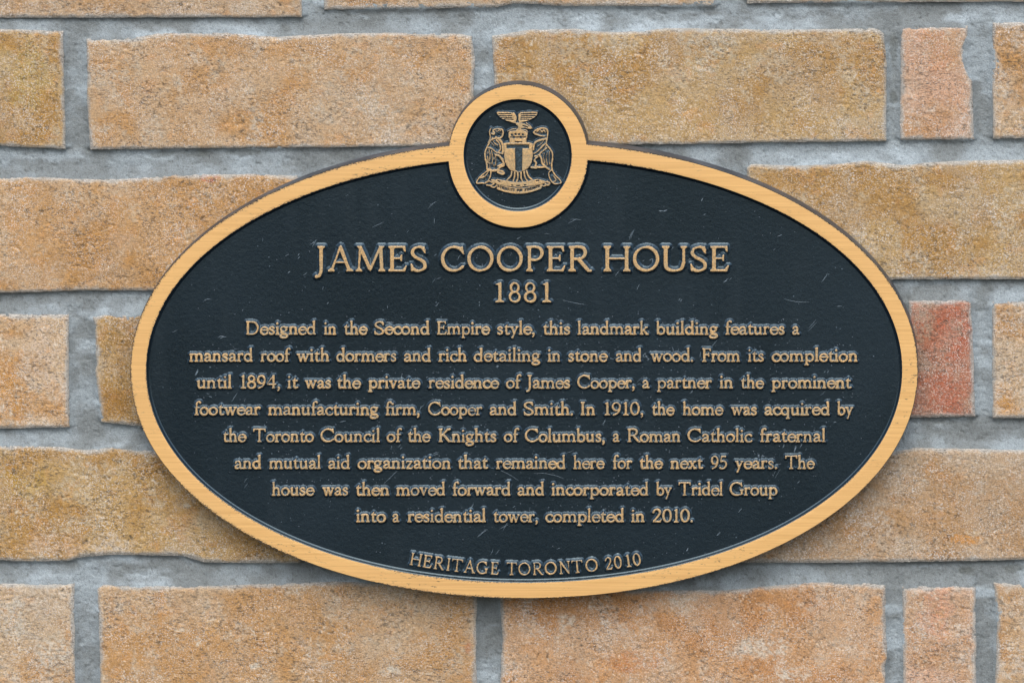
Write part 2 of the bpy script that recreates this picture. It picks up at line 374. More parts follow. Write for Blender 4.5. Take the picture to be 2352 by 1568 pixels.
    col = col*(.90+.2*fbm(px, py, 8, seed+21, 2))[..., None]
    # drag marks, dents and chips differ from brick to brick
    gain = rr_.uniform(.85, .95); grey = rr_.uniform(.02, .10)
    hz = sm(.44, .70, fbm(px, py, 70, seed+33, 4, .6))[..., None]*.24; col = col*(1-hz)+srgb(190, 178, 164)*hz
    col = (col*(1-grey)+col.mean(-1, keepdims=True)*grey)*gain*np.array([.985, 1.005, .93])
    # mortar film smeared on the arrises
    mf = (1-sm(1, 11, de+16*(fbm(px, py, 26, seed+22, 3)-.5)))[..., None]*.85; col = col*(1-mf)+srgb(160, 162, 158)*mf
    if tone == 'ochre' and y0 < 100 and x0 < 0: pass
    X, Z = W(px, py, 0)
    Y = -h*.001
    # skirt: pull a ring of vertices back into the wall
    pad = lambda a: np.pad(a, 1, mode='edge')
    X, Z, Y, col = pad(X), pad(Z), pad(Y), np.pad(col, ((1, 1), (1, 1), (0, 0)), mode='edge')
    Y[0, :] = Y[-1, :] = .012; Y[:, 0] = Y[:, -1] = .012
    keep = np.ones((X.shape[0]-1, X.shape[1]-1), bool)
    o = grid_obj('brick', X, Y, Z, keep, M_brick, wall, {'tint': col}); anchor(o)
    if tone == 'red': o['label'] = 'salmon red half brick touching the right side of the plaque'
    return o
for i, s in enumerate(BR): build_brick(s, 100+i*57)

# ------------------------------------------------------------------ mortar bed (one sheet showing in the joints)
def poly_of(spec):
    top, bot, lx, rx = spec[:4]
    lx = [(top[0][1], lx), (bot[0][1], lx)] if not hasattr(lx, '__len__') else lx
    rx = [(top[-1][1], rx), (bot[-1][1], rx)] if not hasattr(rx, '__len__') else rx
    return top, bot, lx, rx
def mortar(x0, x1, y0, y1, st, hole=None):
    xs = np.arange(x0, x1+.01, st); ys = np.arange(y0, y1+.01, st)
    px, py = np.meshgrid(xs, ys)
    inside = np.zeros(px.shape, bool)
    for s in BR:
        top, bot, lx, rx = poly_of(s)
        inside |= (py > interp(top, px)) & (py < interp(bot, px)) & (px > interp(lx, py)) & (px < interp(rx, py))
    big = 60.
    def dist(arr, axis, rev):
        a = np.flip(arr, axis) if rev else arr
        a = a if axis == 0 else a.T
        d = np.full(a.shape, big); cur = np.full(a.shape[1], big)
        for i in range(a.shape[0]):
            cur = np.where(a[i], 0, cur+st); d[i] = np.minimum(cur, big)
        d = d if axis == 0 else d.T
        return np.flip(d, axis) if rev else d
    up, dn, lf, rt = dist(inside, 0, 0), dist(inside, 0, 1), dist(inside, 1, 0), dist(inside, 1, 1)
    de = np.minimum.reduce([up*2.0, dn*.72, lf*1.2, rt*1.2])
    for _ in range(3):
        p = np.pad(de, 1, mode='edge'); de = (p[:-2, 1:-1]+p[2:, 1:-1]+p[1:-1, :-2]+p[1:-1, 2:]+2*de)/6
    dep = .45+2.7*np.sin(np.clip(de/26, 0, 1)*math.pi/2)
    dep = dep-(fbm(px, py, 70, 901, 3)-.5)*1.6-(fbm(px, py, 14, 902, 3)-.5)*.7-(fbm(px, py, 4.5, 903, 2)-.5)*.5+.9*sm(.74, .82, fbm(px, py, 7, 904, 2))
    near = ~inside
    for _ in range(int(10/st)+1):
        p = np.pad(near, 1, mode='edge'); near = p[:-2, 1:-1]|p[2:, 1:-1]|p[1:-1, :-2]|p[1:-1, 2:]|near
    n = fbm(px, py, 70, 910, 4); a = sm(.35, .68, n)[..., None]
    col = srgb(126, 134, 136)*(1-a)+srgb(150, 162, 168)*a
    d = sm(.60, .76, fbm(px, py*1.2, 60, 911, 4, .6))[..., None]*.35; col = col*(1-d)+srgb(98, 102, 100)*d
    lt = sm(.56, .78, fbm(px*.35, py, 40, 914, 4, .6))[..., None]*.6; col = col*(1-lt)+srgb(182, 197, 206)*lt
    for sx, sy, srx, sry in ((372,356,30,9),(450,354,32,8),(555,352,48,9),(2000,1335,0,0),(2220,1310,18,9),(2330,1306,26,10),(2052,110,10,34),(2052,225,10,14),(60,40,60,5),(2352,40,0,0)):
        if srx:
            k = (1-sm(.7, 1.2, np.sqrt(((px-sx)/srx)**2+((py-sy)/sry)**2)+(fbm(px, py, 12, 913, 3)-.5)*.9))[..., None]*.5
            col = col*(1-k)+srgb(88, 92, 86)*k
    sp = sm(.68, .8, fbm(px, py, 4, 912, 2))[..., None]*.4; col = col*(1-sp)+srgb(70, 72, 70)*sp
    X, Z = W(px, py, 0)
    kc = near[:-1, :-1]|near[1:, 1:]
    if hole is not None:
        cx, cy = px[:-1, :-1], py[:-1, :-1]
        kc &= ~hole(cx, cy)
    return X, dep*.001, Z, kc, col
F = (-30, 2382, -30, 1598)
mo = grid_obj('mortar', *mortar(*F, 3.0, lambda x, y: ((x-1204)/800)**2+((y-850)/430)**2 < 1)[:4], M_mortar, wall,
              {'tint': mortar(*F, 3.0)[4]}); anchor(mo)
def outer(x, y): return (x > F[0]+12) & (x < F[1]-21) & (y > F[2]+12) & (y < F[3]-21)
g = mortar(-1140, 3560, -560, 2230, 11.0, outer)
mo2 = grid_obj('mortar', *g[:4], M_mortar, wall, {'tint': g[4]}); anchor(mo2)

# ------------------------------------------------------------------ plaque body
YB_, YF, YR = -.0045, -.0200, -.0222           # back, field face, rim face
ECX, ECY, EA, EB, EN = 1204., 849.5, 904., 523.5, 2.04
RCX, RCY, RX, RY = 1190., 358.5, 160., 164.5
def ell(tt, d):
    c, s = np.cos(tt), np.sin(tt)
    return ECX+(EA+d)*np.sign(c)*np.abs(c)**(2/EN), ECY-(EB+d)*np.sign(s)*np.abs(s)**(2/EN)
def circ(tt, d): return RCX+(RX+d)*np.cos(tt), RCY-(RY+d)*np.sin(tt)
def inE(x, y, d): return np.abs((x-ECX)/(EA+d))**EN+np.abs((y-ECY)/(EB+d))**EN-1
def inC(x, y, d): return ((x-RCX)/(RX+d))**2+((y-RCY)/(RY+d))**2-1
def bis(f, a, b):
    fa = f(a)
    for _ in range(50):
        m_ = (a+b)/2
        if (f(m_) > 0) == (fa > 0): a = m_
        else: b = m_
    return (a+b)/2
def outline(dE, dC, kind, n1=360, n2=90):
    """closed loop. kind 'outer': union of oval and roundel; 'field': oval minus roundel"""
    f = lambda tt: inC(*ell(tt, dE), dC)
    tr = bis(f, R(90), R(60)); tl = bis(f, R(92), R(120))
    tt = np.linspace(tl, tr+2*math.pi, n1); x, y = ell(tt, dE)
    ar = math.atan2((RCY-y[-1])/(RY+dC), (x[-1]-RCX)/(RX+dC)); al = math.atan2((RCY-y[0])/(RY+dC), (x[0]-RCX)/(RX+dC))
    if kind == 'outer':
        if al < ar: al += 2*math.pi
        cc = np.linspace(ar, al, n2)
    else:
        if al > 0: al -= 2*math.pi
        if ar > 0 and al < ar-2*math.pi: pass
        while al > ar: al -= 2*math.pi
        cc = np.linspace(ar, al, n2)
    cx, cy = circ(cc, dC)
    return np.r_[x, cx[1:-1]], np.r_[y, cy[1:-1]]
def loft(name, loops, mat, parent, top=None, cap=None, smooth=True):
    """loops: list of (px, py, depth); px measured on the rim face plane. attribute top per loop"""
    vs, at = [], []
    n = len(loops[0][0])
    for i, (x, y, dep) in enumerate(loops):
        X, Z = W(x, y, YR); vs.append(np.stack([X, np.full(n, dep), Z], -1)); at.append(np.full(n, top[i] if top else 0.))
    return vs, at, n
class Mesh:
    def __init__(s): s.v = []; s.f = []; s.a = []
    def loops(s, L, tops):
        base = len(s.v); n = len(L[0][0])
        for (x, y, dep), tp in zip(L, tops):
            X, Z = W(x, y, YR)
            for k in range(n): s.v.append((X[k], dep, Z[k])); s.a.append(tp)
        for i in range(len(L)-1):
            for k in range(n):
                k2 = (k+1) % n; a = base+i*n; s.f.append((a+k, a+k2, a+n+k2, a+n+k))
        return [list(range(base+i*n, base+i*n+n)) for i in range(len(L))]
    def fill(s, rings):
        flat = [i for r in rings for i in r]
        for tri in tessellate_polygon([[Vector((s.v[i][0], s.v[i][2], 0)) for i in r] for r in rings]):
            s.f.append(tuple(flat[i] for i in tri))
    def build(s, name, mat, parent, sharp=32):
        me = bpy.data.meshes.new(name); me.from_pydata(s.v, [], s.f)
        a = me.attributes.new('top', 'FLOAT', 'POINT'); a.data.foreach_set('value', np.array(s.a, np.float32))
        import bmesh
        bm = bmesh.new(); bm.from_mesh(me); bmesh.ops.recalc_face_normals(bm, faces=bm.faces)
        bm.to_mesh(me); bm.free()
        me.materials.append(mat); me.shade_smooth(); me.set_sharp_from_angle(angle=R(sharp))
        return anchor(link(bpy.data.objects.new(name, me), parent))
RW = 36.0      # rim width (px)
# backplate: drafted side wall, back, and the flat face on which the rim and letters stand
m_ = Mesh()
side = [(*outline(.7, .7, 'outer'), YR+.0009), (*outline(1.3, 1.3, 'outer'), YR+.0022), (*outline(2.0, 2.0, 'outer'), YR+.008), (*outline(2.8, 2.8, 'outer'), YB_), (*outline(-6, -6, 'outer'), YB_)]
rs = m_.loops(side, [0]*5); m_.fill([rs[-1]])
inn = m_.loops([(*outline(-8, -8, 'outer'), YF)], [0]); m_.fill([inn[0]])
body = m_.build('backplate', M_edge, plaque)
# field sheets (black paint), a hair proud of the casting
def ramped(L, tops, name, mat, fillring=None):
    k = Mesh(); r = k.loops(L, tops)
    if fillring is not None: k.fill([r[fillring]])
    return k.build(name, mat, plaque)
fd = lambda d, dep: (*outline(-RW-d, d, 'field'), dep)
ramped([fd(-2, YF-.0001), fd(12.5, YF-.0001)], [0, 0], 'field_panel', M_dark, 1)
def rc(d, dep, n=140):
    tt = np.linspace(0, 2*math.pi, n, endpoint=False)
    return (RCX-1+(RX-36+d)*np.cos(tt), RCY-1.5-(RY-36+d)*np.sin(tt), dep)
ramped([rc(2, YF-.0001), rc(-12.5, YF-.0001)], [0, 0], 'roundel_panel', M_dark, 1)
# raised rim: one casting running round oval and roundel
k = Mesh()
o_ = k.loops([(*outline(1.0, 1.0, 'outer'), YR+.0012), (*outline(.6, .6, 'outer'), YR+.0003), (*outline(-.2, -.2, 'outer'), YR), (*outline(-10, -10, 'outer'), YR)], [-.8, -.3, .12, 1.0])
PR = ((8, YF-.00005), (5.8, YF-.00018), (4.2, YF-.0005), (2.8, YF-.0011), (1.4, YF-.0020), (.6, YR+.00004), (-.5, YR), (-9, YR))
AT = [-1, -1, -1, -1, -.8, -.3, .2, 1.0]
f_ = k.loops([fd(a, b) for a, b in PR], AT)
r_ = k.loops([rc(-a, b) for a, b in PR], AT)
k.fill([o_[-1], f_[-1], r_[-1]])
rim = k.build('rim', M_rim, plaque, 28)

# ------------------------------------------------------------------ stroke lettering: broad-pen roman capitals and minuscules
TW, tw = 13.5, 7.6
class G:
    """collects polygons and round strokes of one glyph (cap height 100, x-height 62)"""
    def __init__(s): s.poly = []; s.seg = []
    def ln(s, x0, y0, x1, y1, w=TW, w1=None):
        w1 = w if w1 is None else w1; d = math.hypot(x1-x0, y1-y0); nx, ny = -(y1-y0)/d, (x1-x0)/d
        s.poly.append([(x0+nx*w/2, y0+ny*w/2), (x1+nx*w1/2, y1+ny*w1/2), (x1-nx*w1/2, y1-ny*w1/2), (x0-nx*w/2, y0-ny*w/2)]); return s
    def p(s, *pts): s.poly.append(list(pts)); return s
    def pen(s, pts, phi=16, k=1.0, wmul=None):
        P = np.array(pts, float)
        for i in range(len(P)-1):
            def wd(j):
                a = P[max(j-1, 0)]; b = P[min(j+1, len(P)-1)]; an = math.atan2(b[1]-a[1], b[0]-a[0])
                return (tw+(TW-tw)*abs(math.sin(an-R(phi))))*k
            s.seg.append((*P[i], *P[i+1], wd(i)/2, wd(i+1)/2))
        return s
    def el(s, cx, cy, rx, ry, a0=0, a1=360, k=1.0, phi=16):
        n = max(8, int(abs(a1-a0)/14)); tt = np.radians(np.linspace(a0, a1, n+1))
        pts = [(cx+rx*math.cos(q_), cy+ry*math.sin(q_)) for q_ in tt]
        if abs(a1-a0) == 360:
            for i in range(n):
                def wd(j): an = tt[j % n]; return (tw+(TW-tw)*abs(math.sin(math.atan2(ry*math.cos(an), -rx*math.sin(an))-R(phi))))*k
                s.seg.append((*pts[i], *pts[i+1], wd(i)/2, wd(i+1)/2))
            return s
        return s.pen(pts, phi, k)
    def sp(s, *pts, k=1.0, phi=16, n=5):
        P = np.array(pts, float); P = np.vstack([2*P[0]-P[1], P, 2*P[-1]-P[-2]]); out = []
        for i in range(1, len(P)-2):
            a, b, c, d = P[i-1:i+3]
            for q_ in range(n):
                u = q_/n; out.append(.5*((2*b)+(-a+c)*u+(2*a-5*b+4*c-d)*u*u+(-a+3*b-3*c+d)*u**3))
        out.append(P[-2]); return s.pen(out, phi, k)
    def dot(s, x, y, r): s.seg.append((x, y, x+.01, y, r, r)); return s
    def sf(s, x, y=0, hl=13, up=True, w=TW, l=None, r=None):
        l = hl if l is None else l; r = hl if r is None else r; g = 1 if up else -1
        s.poly.append([(x-l, y), (x+r, y), (x+r, y+5.5*g), (x+w/2, y+12*g), (x-w/2, y+12*g), (x-l, y+5.5*g)]); return s
def glyphs():
    D = {}
    def g(ch, adv): D[ch] = (G(), adv); return D[ch][0]
    g('A',102).ln(14,2,49,98,tw+1).ln(86,2,48,99,TW+1).ln(27,36,70,36,7).sf(13,0,13,w=8).sf(87,0,15).p((42,92),(50,104),(56,92))
    g('C',92).el(50,50,43,46.5,48,318).p((78,99),(84,99),(88,66),(82,70),(70,88)).p((76,8),(86,14),(90,24),(82,22))
    g('D',96).ln(18,0,18,100).sf(18,0,13,r=6).sf(18,100,13,False,r=6).sp((18,96),(44,96),(70,86),(84,52),(70,14),(44,4),(18,4))
    g('E',72).ln(18,0,18,100).sf(18,0,13).sf(18,100,13,False).ln(18,96.3,60,96.3,7.4).ln(18,52,50,52,7).ln(18,4,60,4,8).p((52,100),(65,100),(66,78),(61,78)).p((49,66),(54,66),(54,40),(49,40),(44,52)).p((50,0),(64,0),(71,24),(66,24))
    g('F',66).ln(18,0,18,100).sf(18,0,14).sf(18,100,13,False).ln(18,96.3,58,96.3,7.4).ln(18,52,48,52,7).p((50,100),(63,100),(64,78),(59,78)).p((47,66),(52,66),(52,40),(47,40),(42,52))
    g('G',98).el(50,50,43,46.5,48,300).p((78,99),(84,99),(88,68),(82,70),(70,88)).ln(84,8,84,44,TW).sf(84,46,13,False).sp((66,7),(76,9),(84,14))
    g('H',104).ln(18,0,18,100).ln(86,0,86,100).ln(18,51,86,51,7.4).sf(18).sf(86).sf(18,100,13,False).sf(86,100,13,False)
    g('I',38).ln(18,0,18,100).sf(18).sf(18,100,13,False)
    g('J',40).ln(24,20,24,100).sf(24,100,14,False).sp((24,24),(23,0),(16,-17),(6,-22)).dot(6,-20,6.5)
    g('K',90).ln(18,0,18,100).sf(18).sf(18,100,13,False).ln(24,46,68,96,tw+1).ln(34,58,78,2,TW).sf(72,100,12,False,w=8).sf(80,0,13)
    g('M',122).ln(16,2,21,98,tw+1).ln(20,98,60,8,TW).ln(60,6,100,98,tw+2).ln(101,98,105,2,TW).sf(16,0,13,w=8).sf(105,0,13).p((6,100),(28,100),(26,88),(14,92)).p((92,100),(116,100),(112,93),(98,88)).p((54,12),(60,0),(66,12))
    g('N',102).ln(18,0,18,96,tw+1).ln(16,98,82,4,TW).ln(84,100,84,0,tw+1).sf(18,0,13,w=8).sf(84,100,13,False,w=8).p((4,100),(26,100),(22,88),(14,92)).p((76,12),(88,12),(88,-2),(82,-2))
    g('O',102).el(50,50,43,46)
    g('P',78).ln(18,0,18,100).sf(18,0,14).sf(18,100,13,False).sp((18,96),(42,97),(64,90),(71,71),(62,53),(42,45),(24,47))
    g('R',90).ln(18,0,18,100).sf(18,0,14).sf(18,100,13,False).sp((18,96),(42,97),(62,91),(68,73),(59,55),(40,49),(22,49)).ln(40,52,78,6,TW).sp((72,14),(80,4),(90,3),k=.9)
    g('S',72).sp((60,84),(52,94),(36,96),(18,88),(14,70),(28,55),(46,46),(60,34),(62,16),(48,5),(30,3),(13,12)).p((56,99),(62,99),(66,70),(60,72),(50,88)).p((6,30),(11,30),(22,10),(14,0),(8,2))
    g('T',90).ln(45,0,45,98).sf(45,0,15).ln(6,96.3,84,96.3,7.4).p((4,100),(16,100),(8,78),(2,78)).p((86,100),(74,100),(82,78),(88,78))
    g('U',98).ln(18,30,18,100).sf(18,100,13,False).ln(80,30,80,100,tw+2).sf(80,100,12,False,w=9).sp((18,36),(20,16),(34,5),(54,4),(72,12),(80,36))
    g('0',68).el(34,50,25,46); g('1',50).ln(27,0,27,98,TW-1).sf(27,0,17).p((10,88),(27,99),(33,99),(27,82))
    g('2',66).sp((9,74),(16,89),(32,96),(48,88),(52,70),(42,48),(14,10)).p((6,0),(56,0),(63,20),(58,20),(48,10),(10,10))
    g('4',72).ln(48,98,6,34,7).ln(4,31,66,31,8).ln(48,0,48,100,TW).sf(48,0,10)
    g('5',64).p((18,100),(56,100),(54,89),(18,89)).ln(20,98,15,54,7.5).sp((15,54),(34,60),(53,50),(56,28),(42,8),(22,3),(9,8))
    g('8',66).el(33,73,19,22,k=.9,phi=-30).el(33,27,24,24,phi=-20)
    g('9',68).el(34,66,23,29).sp((56,64),(54,40),(40,16),(16,3))
    def flag(q_, x, y): q_.p((x-12, y-5), (x+6.5, y+2), (x+6.5, y-9), (x-6, y-12)); return q_
    q_ = g('a',56).sp((11,45),(16,56),(29,58),(39,50),(41,38)).ln(41,42,41,8,12.5).sp((41,16),(45,5),(54,6),k=.8).sp((40,34),(24,30),(11,20),(12,8),(24,4),(39,13),k=.95)
    q_.dot(12,46,5)
    flag(g('b',62).ln(14,4,14,104,12.5).el(34,30,21,26.5), 14, 104)
    g('c',52).el(32,30,24,27.5,55,318).dot(46,48,6.5)
    flag(g('d',64).ln(49,0,49,104,12.5).el(29,30,21,26.5).sf(49,0,7,l=0,r=11), 49, 104)
    g('e',56).el(31,30,23.5,27.5,2,322).ln(8,34,54,34,6.5)
    g('f',38).ln(18,0,18,80,12.5).sf(18,0,13,w=12).sp((18,76),(21,93),(31,101),(40,99)).dot(41,95,6.5).ln(5,57.5,38,57.5,7)
    g('g',58).el(26,41,17.5,18).ln(38,54,55,57,8).el(28,-10,22,13,phi=30).sp((16,26),(11,16),(20,10),(42,6),(49,-4),k=.95)
    q_ = g('h',64).ln(14,0,14,104,12.5).sf(14,0,12).sp((14,40),(24,54),(36,57),(46,48),(48,34)).ln(48,38,48,0,12.5).sf(48,0,12); flag(q_,14,104)
    q_ = g('i',30).ln(15,0,15,60,12.5).sf(15,0,12).dot(14,85,7.5); flag(q_,15,60)
    q_ = g('k',60).ln(14,0,14,104,12.5).sf(14,0,12).ln(18,26,44,56,7.5).ln(26,38,50,3,12).sf(52,0,10).sf(45,61,10,False,w=7); flag(q_,14,104)
    q_ = g('l',30).ln(15,0,15,104,12.5).sf(15,0,12); flag(q_,15,104)
    q_ = g('m',98).ln(14,0,14,60,12.5).sf(14,0,12)
    for a in (14,49): q_.sp((a,40),(a+9,54),(a+20,57),(a+31,50),(a+34,34)).ln(a+34.5,38,a+34.5,0,12.5).sf(a+34.5,0,12)
    flag(q_,14,60)
    q_ = g('n',64).ln(14,0,14,60,12.5).sf(14,0,12).sp((14,40),(24,54),(35,57),(46,49),(48,34)).ln(48,38,48,0,12.5).sf(48,0,12); flag(q_,14,60)
    g('o',60).el(30,30,24,27)
    q_ = g('p',64).ln(14,-26,14,60,12.5).sf(14,-27,13).el(35,30,21,26.5); flag(q_,14,60)
    g('q',62).ln(48,-26,48,58,12.5).sf(48,-27,13).el(28,30,21,26.5)
    q_ = g('r',46).ln(14,0,14,60,12.5).sf(14,0,13).sp((14,40),(22,52),(32,58),(40,55)).dot(39,52,6.5); flag(q_,14,60)
    g('s',46).sp((36,48),(29,57),(19,57),(11,48),(15,38),(26,31),(36,22),(34,9),(22,3.5),(10,9)).p((34,60),(38,60),(39,43),(35,43)).p((5,20),(9,20),(14,6),(7,1))
    g('t',40).ln(17,16,17,66,12).p((11,60),(23,60),(23,78),(18,72)).sp((17,20),(20,7),(29,4),(38,8)).ln(5,57.5,37,57.5,7)
    q_ = g('u',64).ln(14,16,14,60,12.5).sp((14,22),(18,7),(30,4.5),(46,16)).ln(48,0,48,60,12.5).sf(48,0,7,l=0,r=11); flag(q_,14,60); flag(q_,48,60)
    g('v',56).ln(12,60,30,1,12).ln(48,60,29,1,7.5).sf(12,61,12,False).sf(47,61,10,False,w=7)
    g('w',84).ln(12,60,28,1,12).ln(42,58,27,1,7.5).ln(41,60,58,1,12).ln(76,60,57,1,7.5).sf(12,61,12,False).sf(41,61,10,False).sf(75,61,10,False,w=7)
    g('x',58).ln(13,60,46,0,12).ln(45,60,12,0,7.5).sf(14,61,11,False).sf(44,61,10,False,w=7).sf(13,0,11,w=7).sf(46,0,11)
    g('y',56).ln(12,60,30,4,12).ln(48,60,18,-22,8).sf(12,61,12,False).sf(47,61,10,False,w=7).dot(17,-21,6.5)
    g('z',50).ln(8,57,44,57,8).ln(42,58,10,4,9).ln(8,4,44,4,8).p((5,61),(9,61),(9,44),(5,44)).p((46,18),(42,18),(42,0),(46,0))
    g('.',22).dot(10,7,8); g(',',22).dot(11,7,8).sp((15,6),(14,-6),(7,-15),k=.7)
    return D
GL = glyphs()
def gbox(ch):
    g_ = GL[ch][0]; xs = [p[0] for q_ in g_.poly for p in q_]+[s[0]-s[4] for s in g_.seg]+[s[0]+s[4] for s in g_.seg]+[s[2]+s[5] for s in g_.seg]+[s[2]-s[5] for s in g_.seg]
    return min(xs), max(xs)
def sd_poly(P, x, y):
    d = np.full(x.shape, 1e9); ins = np.zeros(x.shape, bool); n = len(P)
    for i in range(n):
        ax, ay = P[i]; bx, by = P[(i+1) % n]; ex, ey = bx-ax, by-ay; L = ex*ex+ey*ey
        if L < 1e-9: continue
        t_ = np.clip(((x-ax)*ex+(y-ay)*ey)/L, 0, 1); d = np.minimum(d, np.hypot(x-ax-t_*ex, y-ay-t_*ey))
        c_ = (ay > y) != (by > y)
        if abs(ey) > 1e-9: ins ^= c_ & (x < ax+(y-ay)*ex/ey)
    return np.where(ins, -d, d)
def sd_seg(s, x, y):
    ax, ay, bx, by, r0, r1 = s; ex, ey = bx-ax, by-ay; L = max(ex*ex+ey*ey, 1e-9)
    t_ = np.clip(((x-ax)*ex+(y-ay)*ey)/L, 0, 1); return np.hypot(x-ax-t_*ex, y-ay-t_*ey)-(r0+(r1-r0)*t_)
def stamp(F_, px, py, gl, ox, oy, sx, sy, rot=0):
    """min the glyph's distance (in photo px) into field F_"""
    c, s = math.cos(rot), math.sin(rot)
    tf = lambda x, y: (ox+(x*sx)*c+(y*sy)*s, oy-(y*sy)*c+(x*sx)*s)
    m_ = 14
    def win(xs, ys):
        x0, x1, y0, y1 = min(xs)-m_, max(xs)+m_, min(ys)-m_, max(ys)+m_
        st = px[0, 1]-px[0, 0]
        i0 = max(int((y0-py[0, 0])/st), 0); i1 = min(int((y1-py[0, 0])/st)+2, px.shape[0]); j0 = max(int((x0-px[0, 0])/st), 0); j1 = min(int((x1-px[0, 0])/st)+2, px.shape[1])
        return slice(i0, i1), slice(j0, j1)
    for P in gl.poly:
        Q = [tf(*p) for p in P]; w_ = win([p[0] for p in Q], [p[1] for p in Q])
        if px[w_].size: F_[w_] = np.minimum(F_[w_], sd_poly(Q, px[w_], py[w_]))
    for sg in gl.seg:
        a = tf(sg[0], sg[1]); b = tf(sg[2], sg[3]); k = (sx+sy)/2
        w_ = win([a[0], b[0]], [a[1], b[1]])
        if px[w_].size: F_[w_] = np.minimum(F_[w_], sd_seg((*a, *b, sg[4]*k, sg[5]*k), px[w_], py[w_]))
SEED = [0]
def relief(name, F_, px, py, H, spread, mat, soft=.6, rough=.5, extra=None, body=None):
    """raised casting from a distance field: flat top, drafted sides with a foot fillet"""
    SEED[0] += 1; sd_ = 3000+SEED[0]*13
    Fn = F_+(fbm(px, py, 5, sd_, 2)-.5)*rough*2.0
    t_ = np.clip((Fn+soft*.4)/spread, 0, 1)
    h = (1-t_)**1.5
    h = np.where(t_ < .1, 1-(t_/.1)**2*(1-(1-.1)**1.5), h)
    hh = H*h+(fbm(px, py, 4, sd_+5, 2)-.5)*H*.06*(h > .05)
    if extra is not None: hh = hh*extra
    top = np.clip(1-Fn/ (spread*.34), -.5, 1.0)
    top = np.where(Fn < 0, np.clip(.62-Fn*.28, 0, 1), np.clip(.62-Fn*.75, -.6, 1))
    if extra is not None: top = top-(1-extra)*1.6
    if body is not None:
        hb = H*.62*sm(1.2, -7, body)*(.8+.4*fbm(px, py, 6, sd_+8, 2)); hh = np.maximum(hh, hb)
        top = np.maximum(top, np.where(body < 0, .30*sm(.50, .66, fbm(px, py, 5, sd_+9, 2))+.12, -1)); F_ = np.minimum(F_, body)
    X, Z = W(px, py, YF-H)
    Y = YF-hh-.0001+.0003*(h < .02)
    keep = (F_ < spread+.6)
    kc = keep[:-1, :-1]|keep[1:, 1:]|keep[1:, :-1]|keep[:-1, 1:]
    return anchor(grid_obj(name, X, Y, Z, kc, mat, plaque, {'top': top}))
def grid(x0, x1, y0, y1, st):
    px, py = np.meshgrid(np.arange(x0, x1+st, st), np.arange(y0, y1+st, st)); return px, py
# title capitals: left and right of each letter as they stand
for ch, x0, x1 in zip('JAMESCOOPERHOUSE', (723,753.5,816.5,892,943,1012.5,1073,1141,1208.5,1256,1305.5,1386.5,1453.5,1520.5,1585.5,1631.5),
                      (746,812,884.5,935,980,1067,1134,1201,1248.5,1299,1360,1448,1514.5,1578.5,1624,1674.5)):
    b0, b1 = gbox(ch); sx = (x1-x0)/(b1-b0); sy = 58.4/100
    px, py = grid(x0-9, x1+9, 552, 648 if ch == 'J' else 634, .9); F_ = np.full(px.shape, 30.)
    g_ = GL[ch][0]; stamp(F_, px, py, g_, x0-b0*sx, 623.6, sx, sy)
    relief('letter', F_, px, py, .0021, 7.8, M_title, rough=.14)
for ch, x0, x1 in zip('1881', (1138,1168,1203,1245.5), (1158.5,1196.5,1232.5,1266)):
    b0, b1 = gbox(ch); sx = (x1-x0)/(b1-b0)
    px, py = grid(x0-9, x1+9, 636, 704, .9); F_ = np.full(px.shape, 30.)
    stamp(F_, px, py, GL[ch][0], x0-b0*sx, 694.4, sx, .467); relief('digit', F_, px, py, .0019, 7.0, M_title, rough=.16)
# the paragraph: words with where each begins and ends
TEXT = [
 (768.6,[('Designed',564,726),('in',743,773),('the',790,845.5),('Second',859,987),('Empire',1003,1127),('style,',1141,1229),('this',1247,1310.5),('landmark',1325.5,1491),('building',1506,1650),('features',1665.5,1803),('a',1819,1837)]),
 (830.4,[('mansard',434,581),('roof',597.5,669),('with',680.5,757),('dormers',771.5,911.5),('and',927,990),('rich',1006,1072.5),('detailing',1087,1242),('in',1257,1288),('stone',1304,1397.5),('and',1413.5,1474),('wood.',1493,1593),('From',1612,1700.5),('its',1717,1755.5),('completion',1771.5,1970.5)]),
 (892,[('until',451,533),('1894,',552,644),('it',659,686),('was',699,761),('the',774,830.5),('private',845,967),('residence',983,1148),('of',1161,1199),('James',1207.5,1310),('Cooper,',1325,1458.5),('a',1474.5,1493),('partner',1508,1636),('in',1652,1684),('the',1701.5,1756.5),('prominent',1771,1957)]),
 (953.4,[('footwear',446,599.5),('manufacturing',615,870),('firm,',885,964.5),('Cooper',982,1108.5),('and',1124,1187),('Smith.',1202,1317),('In',1333,1367.5),('1910,',1388,1478.5),('the',1497,1551),('home',1567,1663),('was',1678,1739),('acquired',1755,1906.5),('by',1922,1960.5)]),
 (1015,[('the',512,567.5),('Toronto',580.5,722),('Council',735,873.5),('of',887,925),('the',936.5,990.5),('Knights',1006.5,1141),('of',1156,1194),('Columbus,',1204.5,1390),('a',1406.5,1424),('Roman',1440,1563.5),('Catholic',1578,1729.5),('fraternal',1745,1897)]),
 (1076.3,[('and',538,600.5),('mutual',617,737.5),('aid',753,804),('organization',820,1036),('that',1051.5,1122),('remained',1138,1299.5),('here',1316,1390),('for',1407,1453),('the',1469,1524),('next',1539,1616),('95',1632,1671),('years.',1687,1786),('The',1802.5,1873)]),
 (1137.6,[('house',623.5,724),('was',739.5,800.5),('then',817,894.5),('moved',909,1023),('forward',1039,1173),('and',1188,1250.5),('incorporated',1265.5,1490),('by',1506,1544),('Tridel',1557.5,1661),('Group',1675,1786.5)]),
 (1198.8,[('into',817,887.5),('a',901,918),('residential',935,1116.5),('tower,',1133,1236),('completed',1251.5,1434),('in',1449,1481),('2010.',1497.5,1592.5)])]
CS = 30.6/100
